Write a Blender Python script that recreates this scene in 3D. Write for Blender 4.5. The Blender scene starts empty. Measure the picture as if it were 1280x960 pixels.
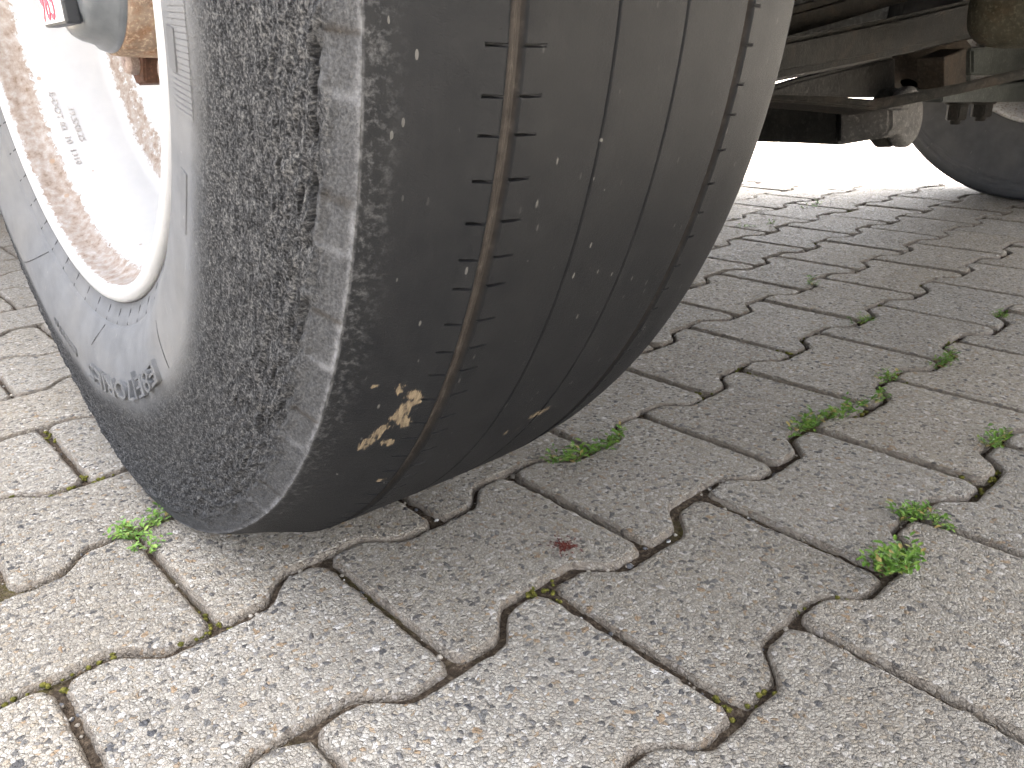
import bpy, bmesh, math, random
import numpy as np
from mathutils import Vector, Matrix, noise
rnd = random.Random(7)
scene = bpy.context.scene
col = scene.collection
R = math.radians

# ------------------------------------------------------------------ camera
CF, CX, CY, CZ, YAW, PITCH, ROLL = 983.9, -.2461, -.4957, .365, .839, .3832, -.0238
cp, sp = math.cos(PITCH), math.sin(PITCH)
FW = Vector((math.cos(YAW)*cp, math.sin(YAW)*cp, -sp))
rt0 = Vector((math.sin(YAW), -math.cos(YAW), 0)); up0 = rt0.cross(FW)
RT = math.cos(ROLL)*rt0 + math.sin(ROLL)*up0
UP = -math.sin(ROLL)*rt0 + math.cos(ROLL)*up0
CAM = Vector((CX, CY, CZ))
cam = bpy.data.cameras.new('camera'); camo = bpy.data.objects.new('camera', cam); col.objects.link(camo)
M = Matrix.Identity(4)
for i in range(3):
    M[i][0], M[i][1], M[i][2], M[i][3] = RT[i], UP[i], -FW[i], CAM[i]
camo.matrix_world = M
cam.sensor_width = 36; cam.lens = CF/1280*36; cam.clip_start = .01; cam.clip_end = 2000
scene.camera = camo
def ray(px, py): return FW + RT*((px-640)/CF) - UP*((py-480)/CF)
def atz(px, py, z=0.): d = ray(px, py); return CAM + d*((z-CZ)/d.z)
def aty(px, py, y): d = ray(px, py); return CAM + d*((y-CY)/d.y)
def atx(px, py, x): d = ray(px, py); return CAM + d*((x-CX)/d.x)
def proj(v):
    d = Vector(v)-CAM; z = d.dot(FW)
    return (640+CF*d.dot(RT)/z, 480-CF*d.dot(UP)/z, z)

# ------------------------------------------------------------------ light
SUN_EL, SUN_AZ = R(61), R(-6)         # azimuth measured from +x (the far side of the vehicle)
w = bpy.data.worlds.new('World'); scene.world = w; w.use_nodes = True
nt = w.node_tree; nt.nodes.clear()
sky = nt.nodes.new('ShaderNodeTexSky'); sky.sky_type = 'NISHITA'; sky.sun_disc = False
sky.sun_elevation = SUN_EL; sky.sun_rotation = math.pi/2 - SUN_AZ
sky.dust_density = 8.0; sky.air_density = .5; sky.ozone_density = .8
bg = nt.nodes.new('ShaderNodeBackground'); bg.inputs[1].default_value = .15
wo = nt.nodes.new('ShaderNodeOutputWorld')
sky_desat = nt.nodes.new('ShaderNodeHueSaturation'); sky_desat.inputs['Saturation'].default_value = .30   # sky desaturated to take the blue cast out of its light
nt.links.new(sky.outputs[0], sky_desat.inputs['Color']); nt.links.new(sky_desat.outputs[0], bg.inputs[0]); nt.links.new(bg.outputs[0], wo.inputs[0])
sl = bpy.data.lights.new('sun', 'SUN'); sl.energy = 4.0; sl.angle = R(.6); sl.color = (1, .93, .82)
so = bpy.data.objects.new('sun', sl); col.objects.link(so)
sd = Vector((math.cos(SUN_EL)*math.cos(SUN_AZ), math.cos(SUN_EL)*math.sin(SUN_AZ), math.sin(SUN_EL)))
so.rotation_euler = sd.to_track_quat('Z', 'Y').to_euler(); so.location = sd*30
scene.view_settings.view_transform = 'Standard'; scene.view_settings.look = 'None'
scene.view_settings.exposure = 3.9; scene.view_settings.gamma = 1
scene.render.engine = 'CYCLES'
scene.cycles.max_bounces = 5; scene.cycles.diffuse_bounces = 4; scene.cycles.glossy_bounces = 2; scene.cycles.use_denoising = True; scene.cycles.denoising_prefilter = 'FAST'

# ------------------------------------------------------------------ helpers
def tag(o, label=None, cat=None, group=None, kind=None):
    if label: o['label'] = label
    if cat: o['category'] = cat
    if group: o['group'] = group
    if kind: o['kind'] = kind
    return o
def link(name, me, mats=None, parent=None):
    o = bpy.data.objects.new(name, me); col.objects.link(o)
    if mats is not None and me is not None and len(me.materials) == 0:
        for m in (mats if isinstance(mats, (list, tuple)) else [mats]): me.materials.append(m)
    if parent: o.parent = parent
    return o
def empty(name, loc=(0, 0, 0)):
    o = bpy.data.objects.new(name, None); o.location = loc; o.empty_display_size = .05; col.objects.link(o); return o
def pyd(name, V, F, smooth=True):
    me = bpy.data.meshes.new(name); me.from_pydata([tuple(v) for v in V], [], F); me.update()
    if smooth: me.polygons.foreach_set('use_smooth', [True]*len(me.polygons))
    return me
def bm2me(name, bm, smooth=False):
    me = bpy.data.meshes.new(name); bm.normal_update(); bm.to_mesh(me); bm.free()
    if smooth: me.polygons.foreach_set('use_smooth', [True]*len(me.polygons))
    return me
def lathe(prof, n=96, closed=False, t0=0., t1=2*math.pi):
    """profile (xi, r) swept round local X"""
    full = abs(t1-t0-2*math.pi) < 1e-6
    m = n if full else n+1
    V = []; F = []
    k = len(prof)
    for j in range(m):
        a = t0+(t1-t0)*j/n; c, s = math.cos(a), math.sin(a)
        for x, r in prof: V.append((x, -r*c, r*s))
    for j in range(n):
        j2 = (j+1) % m
        for i in range(k-1 if not closed else k):
            i2 = (i+1) % k
            F.append((j*k+i, j*k+i2, j2*k+i2, j2*k+i))
    return V, F
def beveled_box(lo, hi, b=.004, seg=2):
    bm = bmesh.new(); bmesh.ops.create_cube(bm, size=1)
    for v in bm.verts:
        v.co = Vector(((lo[i]+hi[i])/2+v.co[i]*(hi[i]-lo[i]) for i in range(3)))
    bmesh.ops.bevel(bm, geom=bm.edges[:], offset=b, segments=seg, affect='EDGES', profile=.6)
    return bm
def sweep_section(pts, secs):
    """loft of 4-sided-or-more sections: secs[i] is a list of Vector at station i"""
    V = []; F = []
    n = len(secs[0])
    for s in secs: V += [Vector(p) for p in s]
    for i in range(len(secs)-1):
        for j in range(n):
            F.append((i*n+j, i*n+(j+1) % n, (i+1)*n+(j+1) % n, (i+1)*n+j))
    F.append(tuple(range(n))[::-1]); F.append(tuple((len(secs)-1)*n+j for j in range(n)))
    return V, F
def loft_mesh(name, secs, bev=.004, smooth=True):
    V, F = sweep_section(None, secs)
    bm = bmesh.new(); vs = [bm.verts.new(v) for v in V]
    for f in F: bm.faces.new([vs[i] for i in f])
    bmesh.ops.recalc_face_normals(bm, faces=bm.faces[:])
    if bev: bmesh.ops.bevel(bm, geom=[e for e in bm.edges if e.calc_face_angle(0) > .5], offset=bev, segments=2, affect='EDGES')
    return bm2me(name, bm, False)
def rect_sec(c, u, v, a, b):
    c = Vector(c); return [c-u*a-v*b, c+u*a-v*b, c+u*a+v*b, c-u*a+v*b]
def tube_mesh(name, p0, p1, r, n=20, r2=None):
    p0 = Vector(p0); p1 = Vector(p1); d = (p1-p0).normalized(); r2 = r if r2 is None else r2
    u = d.orthogonal().normalized(); v = d.cross(u)
    b = min(r, r2)*.12
    rings = [(p0, r-b), (p0+d*b, r), (p1-d*b, r2), (p1, r2-b)]
    V = []; F = []
    for c, rr in rings:
        for j in range(n):
            a = 2*math.pi*j/n; V.append(c+u*rr*math.cos(a)+v*rr*math.sin(a))
    for i in range(3):
        for j in range(n): F.append((i*n+j, i*n+(j+1) % n, (i+1)*n+(j+1) % n, (i+1)*n+j))
    F.append(tuple(range(n))[::-1]); F.append(tuple(3*n+j for j in range(n)))
    me = pyd(name, V, F, True); me.polygons[-1].use_smooth = False; me.polygons[-2].use_smooth = False
    return me

# ---- node helpers
class NT:
    def __init__(s, name):
        s.m = bpy.data.materials.new(name); s.m.use_nodes = True; s.t = s.m.node_tree; s.t.nodes.clear()
        s.out = s.n('ShaderNodeOutputMaterial'); s.b = s.n('ShaderNodeBsdfPrincipled'); s.l(s.b.outputs[0], s.out.inputs[0])
        s.geo = s.n('ShaderNodeNewGeometry'); s.tc = s.n('ShaderNodeTexCoord')
        s.pos = s.geo.outputs['Position']; s.obj = s.tc.outputs['Object']
    def n(s, t): return s.t.nodes.new(t)
    def l(s, a, b): s.t.links.new(a, b)
    def put(s, sock, v):
        if isinstance(v, bpy.types.NodeSocket): s.l(v, sock)
        elif isinstance(v, (tuple, list)) and len(v) == 3 and sock.type == 'RGBA': sock.default_value = (*v, 1)
        else: sock.default_value = v
    def math(s, op, a, b=0., c=None, clamp=False):
        n = s.n('ShaderNodeMath'); n.operation = op; n.use_clamp = clamp
        s.put(n.inputs[0], a); s.put(n.inputs[1], b)
        if c is not None: s.put(n.inputs[2], c)
        return n.outputs[0]
    def mix(s, f, a, b, mode='MIX'):
        n = s.n('ShaderNodeMix'); n.data_type = 'RGBA'; n.blend_type = mode; n.clamp_factor = True
        s.put(n.inputs[0], f); s.put(n.inputs[6], a); s.put(n.inputs[7], b); return n.outputs[2]
    def noise(s, scale, detail=4., rough=.55, vec=None, dist=0.):
        n = s.n('ShaderNodeTexNoise'); n.inputs['Scale'].default_value = scale; n.inputs['Detail'].default_value = detail
        n.inputs['Roughness'].default_value = rough; n.inputs['Distortion'].default_value = dist
        s.l(vec if vec is not None else s.pos, n.inputs['Vector']); return n.outputs['Fac']
    def vor(s, scale, vec=None, feat='F1', rand=1.):
        n = s.n('ShaderNodeTexVoronoi'); n.feature = feat; n.inputs['Scale'].default_value = scale; n.inputs['Randomness'].default_value = rand
        s.l(vec if vec is not None else s.pos, n.inputs['Vector']); return n
    def ramp(s, f, stops, interp='LINEAR'):
        n = s.n('ShaderNodeValToRGB'); n.color_ramp.interpolation = interp; e = n.color_ramp.elements
        while len(e) < len(stops): e.new(.5)
        for i, (p, c) in enumerate(stops):
            e[i].position = p; e[i].color = (c, c, c, 1) if isinstance(c, (int, float)) else (*c, 1)
        s.l(f, n.inputs[0]); return n.outputs[0]
    def vscale(s, vec, sc):
        n = s.n('ShaderNodeMapping'); n.inputs['Scale'].default_value = sc; s.l(vec, n.inputs['Vector']); return n.outputs[0]
    def attr(s, name):
        n = s.n('ShaderNodeAttribute'); n.attribute_name = name; return n
    def bump(s, h, strength=1., dist=.001, nrm=None):
        n = s.n('ShaderNodeBump'); n.inputs['Strength'].default_value = strength; n.inputs['Distance'].default_value = dist
        s.l(h, n.inputs['Height'])
        if nrm is not None: s.l(nrm, n.inputs['Normal'])
        return n.outputs[0]
    def fin(s, c, rough=.6, nrm=None, metal=0., spec=.5):
        s.put(s.b.inputs['Base Color'], c); s.put(s.b.inputs['Roughness'], rough); s.put(s.b.inputs['Metallic'], metal)
        s.put(s.b.inputs['Specular IOR Level'], spec)
        if nrm is not None: s.l(nrm, s.b.inputs['Normal'])
        return s.m

# ------------------------------------------------------------------ materials: paving
def paver_mat(name, edge):
    k = NT(name)
    # wobble the stone outlines a little
    nz = k.n('ShaderNodeTexNoise'); nz.inputs['Scale'].default_value = 260; nz.inputs['Detail'].default_value = 2
    k.l(k.pos, nz.inputs['Vector'])
    vm = k.n('ShaderNodeVectorMath'); vm.operation = 'MULTIPLY_ADD'
    k.l(nz.outputs['Color'], vm.inputs[0]); vm.inputs[1].default_value = (.0036,)*3; k.l(k.pos, vm.inputs[2])
    P = vm.outputs[0]
    v1 = k.vor(335, P); e1 = k.vor(335, P, 'DISTANCE_TO_EDGE')
    v2 = k.vor(185, P); e2 = k.vor(185, P, 'DISTANCE_TO_EDGE')
    def sep(c):
        n = k.n('ShaderNodeSeparateColor'); k.l(c, n.inputs[0]); return n.outputs
    a = sep(v1.outputs['Color']); b = sep(v2.outputs['Color'])
    stops = [(0, (.060, .061, .065)), (.03, (.14, .14, .145)), (.08, (.27, .255, .23)), (.17, (.37, .34, .295)), (.42, (.42, .395, .345)),
             (.62, (.47, .445, .395)), (.80, (.38, .33, .26)), (.875, (.33, .235, .145)), (.895, (.55, .53, .49)), (.97, (.62, .60, .57))]
    c1 = k.ramp(a[0], stops, 'CONSTANT')
    stops2 = [(0, (.075, .076, .082)), (.17, (.16, .158, .155)), (.34, (.34, .24, .15)), (.42, (.46, .43, .38)), (.68, (.40, .36, .30)), (.86, (.63, .61, .58))]
    c2 = k.ramp(b[0], stops2, 'CONSTANT')
    c1 = k.mix(k.math('MULTIPLY', a[1], .30), c1, (.33, .30, .26))
    m1 = k.ramp(e1.outputs['Distance'], [(.02, .62), (.10, 0)])
    c = k.mix(m1, c1, (.17, .15, .125))
    big = k.math('MULTIPLY', k.math('LESS_THAN', b[1], .13), k.math('GREATER_THAN', e2.outputs['Distance'], .10))
    c = k.mix(big, c, c2)
    # cement haze / stain
    st = k.ramp(k.noise(7, 5, .6), [(.35, 0), (.72, 1)])
    c = k.mix(k.math('MULTIPLY', st, .34), c, (.27, .235, .185))
    oi = k.n('ShaderNodeObjectInfo')
    tint = k.ramp(oi.outputs['Random'], [(0, (.86, .84, .81)), (.5, (1, 1, 1)), (1, (1.0, .965, .91))])
    c = k.mix(1., c, tint, 'MULTIPLY')
    spot = k.ramp(k.noise(23, 3, .5), [(.72, 0), (.82, 1)])
    c = k.mix(k.math('MULTIPLY', spot, .3), c, (.15, .145, .14))
    if edge:
        c = k.mix(k.ramp(k.noise(60, 4, .6), [(.25, .25), (.7, .85)]), c, (.19, .155, .12))
    h = k.math('MULTIPLY', k.math('SMOOTH_MIN', e1.outputs['Distance'], .30, .2), k.math('ADD', a[2], .35))
    h = k.math('ADD', h, k.math('MULTIPLY', k.math('MULTIPLY', big, e2.outputs['Distance']), .8))
    h = k.math('ADD', h, k.math('MULTIPLY', k.noise(900, 1, .6), .25))
    h = k.math('ADD', h, k.math('MULTIPLY', k.noise(70, 2, .6), .5))
    n = k.bump(h, 1., .0050)
    return k.fin(c, k.ramp(a[1], [(0, .45), (.6, .8), (1, .9)]), n, 0, .4)
M_PAV = paver_mat('exposed_aggregate', False); M_EDGE = paver_mat('dirty_paver_edge', True)

k = NT('joint_dirt')
c = k.ramp(k.noise(260, 4, .7), [(.3, (.028, .021, .015)), (.5, (.085, .064, .046)), (.62, (.17, .13, .092)), (.72, (.30, .26, .20))])
ms = k.ramp(k.noise(5.5, 4, .6), [(.54, 0), (.66, 1)])
c = k.mix(k.math('MULTIPLY', ms, k.ramp(k.noise(190, 3, .6), [(.35, .2), (.6, 1)])), c, (.105, .092, .022))
M_BED = k.fin(c, .95, k.bump(k.noise(420, 4, .7), 1, .004), 0, .2)
k = NT('moss')
c = k.ramp(k.noise(330, 3, .6), [(.3, (.05, .055, .012)), (.5, (.13, .125, .025)), (.7, (.24, .215, .05))])
M_MOSS = k.fin(c, .9, k.bump(k.noise(900, 3, .6), 1, .002), 0, .2)
k = NT('weed_leaf')
oi = k.attr('leaf'); c = k.ramp(oi.outputs['Fac'], [(0, (.06, .13, .022)), (.55, (.14, .27, .04)), (.85, (.25, .36, .07)), (1, (.36, .28, .10))])
M_LEAF = k.fin(c, .5, None, 0, .4)
k.b.inputs['Subsurface Weight'].default_value = 0
k = NT('weed_stem'); M_STEM = k.fin((.10, .09, .03), .7)
k = NT('grit')
vv = k.vor(140); n_ = k.n('ShaderNodeSeparateColor'); k.l(vv.outputs['Color'], n_.inputs[0])
M_GRIT = k.fin(k.ramp(n_.outputs[0], [(0, (.10, .10, .105)), (.3, (.27, .24, .20)), (.6, (.42, .38, .32)), (.9, (.55, .53, .5))], 'CONSTANT'), .7, k.bump(k.noise(700, 3), .6, .001))
k = NT('open_ground')
c = k.ramp(k.noise(40, 6, .7), [(.3, (.26, .235, .20)), (.7, (.42, .39, .34))]); M_GROUND = k.fin(c, .9, k.bump(k.noise(200, 3), .5, .003))

# ------------------------------------------------------------------ ground and pavement
GR = pyd('ground', [(-300, -300, -.045), (300, -300, -.045), (300, 300, -.045), (-300, 300, -.045)], [(0, 1, 2, 3)])
tag(link('ground', GR, M_GROUND), 'pale open yard ground reaching to the horizon', kind='structure')

L, PT, AM = .2, .1507, .0125
def wave(r, u):
    """y of the joint line between row r-1 and row r at position u (row r's joints at even/odd half steps)"""
    ph = (u/L - (.5 if r % 2 else 0.)) % 1.0        # 0 at a joint of row r
    d = min(ph, 1-ph)*L                              # 0 .. .1
    t = (d-.034)/(.068-.034); t = min(1, max(0, t)); t = t*t*(3-2*t)
    return -r*PT + AM*(1-2*t)
def paver_mesh(name, parity, step, rings, seed, cap_bump=False):
    rg = random.Random(seed)
    r = parity; u0 = (.5*L if parity else 0.); ym = -(r+.5)*PT; um = u0+L/2
    n1 = max(6, int(L/step)); n2 = max(4, int(.165/step)); N = 2*n1+2*n2; RC = .009
    def outline(d):
        def rnd_c(q): q = min(q, L-2*d-q); return 0 if q >= RC else RC-math.sqrt(max(0, RC*RC-(RC-q)**2))
        lo = lambda u: wave(r+1, u)+d+rnd_c(u-u0-d); hi = lambda u: wave(r, u)-d-rnd_c(u-u0-d)
        a0, a1 = u0+d, u0+L-d; o = []
        for i in range(n1): u = a0+(a1-a0)*i/n1; o.append((u, lo(u)))
        for i in range(n2): t = i/n2; o.append((a1, lo(a1)*(1-t)+hi(a1)*t))
        for i in range(n1): u = a1-(a1-a0)*i/n1; o.append((u, hi(u)))
        for i in range(n2): t = i/n2; o.append((a0, hi(a0)*(1-t)+lo(a0)*t))
        return [Vector((p[0]-um, p[1]-ym)) for p in o]
    V = []; F = []; mi = []
    jl = [rg.gauss(0, 1) for _ in range(N)]; jh = [rg.gauss(0, 1) for _ in range(N)]
    jl = [.5*jl[i]+.3*jl[i-1]+.2*jl[i-2] for i in range(N)]
    for q, (ins, z, ji, jz) in enumerate(rings):
        o = outline(ins)
        for i in range(N):
            p = o[i]-o[i].normalized()*(ji*jl[i])
            V.append((p.x, p.y, z+jz*jh[i]))
    K = len(rings)
    for q in range(K-1):
        for i in range(N):
            F.append((q*N+i, q*N+(i+1) % N, (q+1)*N+(i+1) % N, (q+1)*N+i)); mi.append(1 if q < K-2 else 0)
    F.append(tuple((K-1)*N+i for i in range(N))); mi.append(0)
    me = pyd(name, V, F); me.polygons[-1].use_smooth = False
    me.polygons.foreach_set('material_index', mi)
    me.materials.append(M_PAV); me.materials.append(M_EDGE)
    return me
FINE = [(.0018, -.040, 0, 0), (.0021, -.0105, .0004, .0), (.0027, -.0052, .0007, .0006), (.0038, -.0020, .0010, .0004), (.0056, -.0005, .0010, .0002), (.0085, 0, .0006, 0)]
COARSE = [(.0012, -.030, 0, 0), (.0016, -.007, 0, 0), (.0048, -.001, 0, 0), (.0085, 0, 0, 0)]
fine = {p: [paver_mesh('paver', p, .0045, FINE, 10*p+s) for s in range(4)] for p in (0, 1)}
coarse = {p: paver_mesh('paver', p, .016, COARSE, 5+p) for p in (0, 1)}
bedme = None
cells = []
for r in range(-62, 12):
    for i in range(-16, 50):
        p = r % 2; c_ = Vector((i*L+(L/2 if p else 0)+L/2, -(r+.5)*PT, 0))
        if c_.x < -2.2 or c_.x > 9 or c_.y < -1.6 or c_.y > 9: continue
        x, y, z = proj(c_)
        vis = z > .1 and -220 < x < 1500 and 60 < y < 1180
        # a paver wholly behind the tyre's footprint or far past the edge of frame counts last
        area = (1/z**3 if z > .1 else 0)*(1 if vis else 0)
        cells.append((area, r, i, p, c_))
cells.sort(key=lambda t: -t[0])
def bedz(x, y):
    return -.0072 + .0032*noise.noise((x*9, y*9, 1.3)) + .0022*noise.noise((x*60, y*60, 5)) + .0012*noise.noise((x*170, y*170, 9))
xs = np.concatenate([[-2.4, -1], np.arange(-.45, 1.3, .006), [2, 4, 9.2]]); ys = np.concatenate([[-1.8, -.9], np.arange(-.62, 1.05, .006), [2, 4, 9.2]])
V = [(x, y, bedz(x, y)) for x in xs for y in ys]; ny = len(ys)
F = [(a*ny+b, (a+1)*ny+b, (a+1)*ny+b+1, a*ny+b+1) for a in range(len(xs)-1) for b in range(ny-1)]
pavement = tag(link('pavement', pyd('pavement', V, F), M_BED), 'interlocking concrete paving with sandy joints', kind='structure')
restV = []; restF = []; restM = []
for n_i, (area, r, i, p, c_) in enumerate(cells):
    jx, jy, ja = rnd.gauss(0, .0011), rnd.gauss(0, .0011), rnd.gauss(0, .004)
    dz = -abs(rnd.gauss(0, .0011)); tx, ty = rnd.gauss(0, .0045), rnd.gauss(0, .0045)
    if n_i < 296 and area > 0:
        me = fine[p][rnd.randrange(4)] if c_.x < 1.6 and c_.y < 1.7 else coarse[p]
        o = bpy.data.objects.new('paver', me); col.objects.link(o); o.parent = pavement
        flip = rnd.random() < .5
        o.location = (c_.x+jx, c_.y+jy, dz); o.rotation_euler = (tx, ty, ja+(math.pi if flip else 0))
    else:
        me = coarse[p]; b0 = len(restV); ca, sa = math.cos(ja), math.sin(ja)
        for v in me.vertices:
            restV.append((c_.x+jx+v.co.x*ca-v.co.y*sa, c_.y+jy+v.co.x*sa+v.co.y*ca, dz+v.co.z+tx*v.co.y-ty*v.co.x))
        for f in me.polygons: restF.append(tuple(b0+q for q in f.vertices)); restM.append(f.material_index)
me = pyd('paver_field', restV, restF); me.materials.append(M_PAV); me.materials.append(M_EDGE)
me.polygons.foreach_set('material_index', restM); me.polygons.foreach_set('use_smooth', [len(f) < 5 for f in restF])
tag(link('paver_field', me, None, pavement), kind='stuff')

# ------------------------------------------------------------------ tyre material
def rubber(name, clean=False):
    k = NT(name)
    dust = k.attr('dust').outputs['Fac']; rough = k.attr('rough').outputs['Fac']; scuff = k.attr('scuff').outputs['Fac']
    mud = k.attr('mud').outputs['Fac']; dirt = k.attr('dirt').outputs['Fac']; edge = k.attr('edge').outputs['Fac']; lip = k.attr('lip').outputs['Fac']
    o = k.obj; u = k.attr('tcoord').outputs['Vector']
    base = k.ramp(k.noise(55, 3, .6, o), [(.3, (.0085, .0092, .0106)), (.7, (.0120, .0126, .0138))])
    # worn shoulder: grey torn rubber
    g = k.noise(1, 3, .7, k.vscale(u, (760, 760, 620))); g2 = k.noise(1, 3, .7, k.vscale(u, (300, 300, 130)))
    torn = k.ramp(k.math('ADD', k.math('MULTIPLY', g, .65), k.math('MULTIPLY', g2, .35)), [(.40, (.012, .0122, .013)), (.47, (.040, .041, .043)), (.53, (.095, .095, .097)), (.60, (.17, .168, .165)), (.70, (.33, .325, .315))])
    c = k.mix(rough, base, torn)
    # dusty sidewall
    dn = k.ramp(k.noise(38, 5, .6, o), [(.3, .75), (.7, 1.)])
    dn2 = k.ramp(k.noise(420, 4, .7, o), [(.35, .55), (.6, 1.)])
    dmask = k.math('MULTIPLY', k.math('MULTIPLY', dust, dn), k.mix(rough, (1, 1, 1), dn2))
    c = k.mix(dmask, c, (.155, .159, .166))
    c = k.mix(k.math('MULTIPLY', dust, k.ramp(k.noise(9, 3, .5, o), [(.45, 0), (.75, .5)])), c, (.19, .182, .168))
    # lip band
    c = k.mix(k.math('MULTIPLY', lip, k.ramp(k.noise(180, 5, .7, k.vscale(o, (1, 1, .35))), [(.3, .50), (.7, .95)])), c, k.mix(k.ramp(g, [(.38, 0), (.62, 1)]), (.060, .061, .064), (.118, .120, .124)))
    # scuffed strip beside the edge
    sc = k.ramp(k.noise(260, 4, .75, o), [(.50, 0), (.72, .75)])
    c = k.mix(k.math('MULTIPLY', sc, scuff), c, (.10, .101, .104))
    c = k.mix(k.math('MULTIPLY', edge, k.ramp(k.noise(150, 3, .7, o), [(.38, .15), (.62, .9)])), c, (.27, .272, .28))
    # thin film of dust and pale specks on the tread
    film = k.math('MULTIPLY', k.ramp(k.noise(14, 3, .6, o), [(.3, .15), (.8, 1.)]), k.ramp(k.noise(1, 4, .7, k.vscale(u, (330, 1, 22))), [(.35, .03), (.75, .22)]))
    c = k.mix(k.math('MULTIPLY', film, k.math('SUBTRACT', 1., rough)), c, (.036, .036, .036))
    sp_ = k.vor(95, o); hs = k.n('ShaderNodeSeparateColor'); k.l(sp_.outputs['Color'], hs.inputs[0])
    speck = k.math('MULTIPLY', k.math('LESS_THAN', sp_.outputs['Distance'], k.math('MULTIPLY', hs.outputs[1], .085)), k.math('GREATER_THAN', hs.outputs[0], .86))
    c = k.mix(k.math('MULTIPLY', speck, .40), c, (.27, .265, .25))
    sp2 = k.vor(1, k.vscale(u, (520, 0, 170))); hs2 = k.n('ShaderNodeSeparateColor'); k.l(sp2.outputs['Color'], hs2.inputs[0])
    speck2 = k.math('MULTIPLY', k.math('LESS_THAN', sp2.outputs['Distance'], k.math('MULTIPLY', hs2.outputs[1], .34)), k.math('GREATER_THAN', hs2.outputs[0], .93))
    c = k.mix(k.math('MULTIPLY', speck2, k.math('MULTIPLY', hs2.outputs[2], .5)), c, (.20, .195, .185))
    # mud smears and packed dirt in the grooves
    ms_ = k.noise(1, 5, .75, k.vscale(u, (520, 0, 95))); mn = k.ramp(ms_, [(.44, 0), (.58, 1)])
    mk = k.math('MULTIPLY', k.ramp(k.math('ADD', mud, k.math('MULTIPLY', k.math('SUBTRACT', ms_, .5), 2.6)), [(.50, 0), (.66, 1)]), k.math('GREATER_THAN', mud, .03))
    c = k.mix(k.math('MULTIPLY', mk, k.math('ADD', k.math('MULTIPLY', mn, .4), .45)), c, (.21, .165, .11))
    gd = k.ramp(k.noise(150, 4, .6, o), [(.3, (.022, .019, .017)), (.6, (.045, .039, .034)), (.75, (.10, .09, .08))])
    c = k.mix(dirt, c, gd)
    rl = k.math('MAXIMUM', rough, k.math('MULTIPLY', lip, .38))
    hgt = k.math('ADD', k.math('MULTIPLY', g, k.math('ADD', k.math('MULTIPLY', rl, 1.6), .05)), k.math('MULTIPLY', k.noise(1500, 3, .6, o), k.math('ADD', k.math('MULTIPLY', rough, .6), .12)))
    hgt = k.math('ADD', hgt, k.math('MULTIPLY', k.noise(150, 4, .7, o), k.math('ADD', k.math('MULTIPLY', rough, 1.2), .10)))
    n = k.bump(hgt, 1., .0026)
    rg = k.math('ADD', .50, k.math('MULTIPLY', k.math('MAXIMUM', lip, k.math('MAXIMUM', rough, dust)), .4), clamp=True)
    return k.fin(c, rg, n, 0, .12)
M_RUB = rubber('worn_tyre_rubber')

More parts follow.
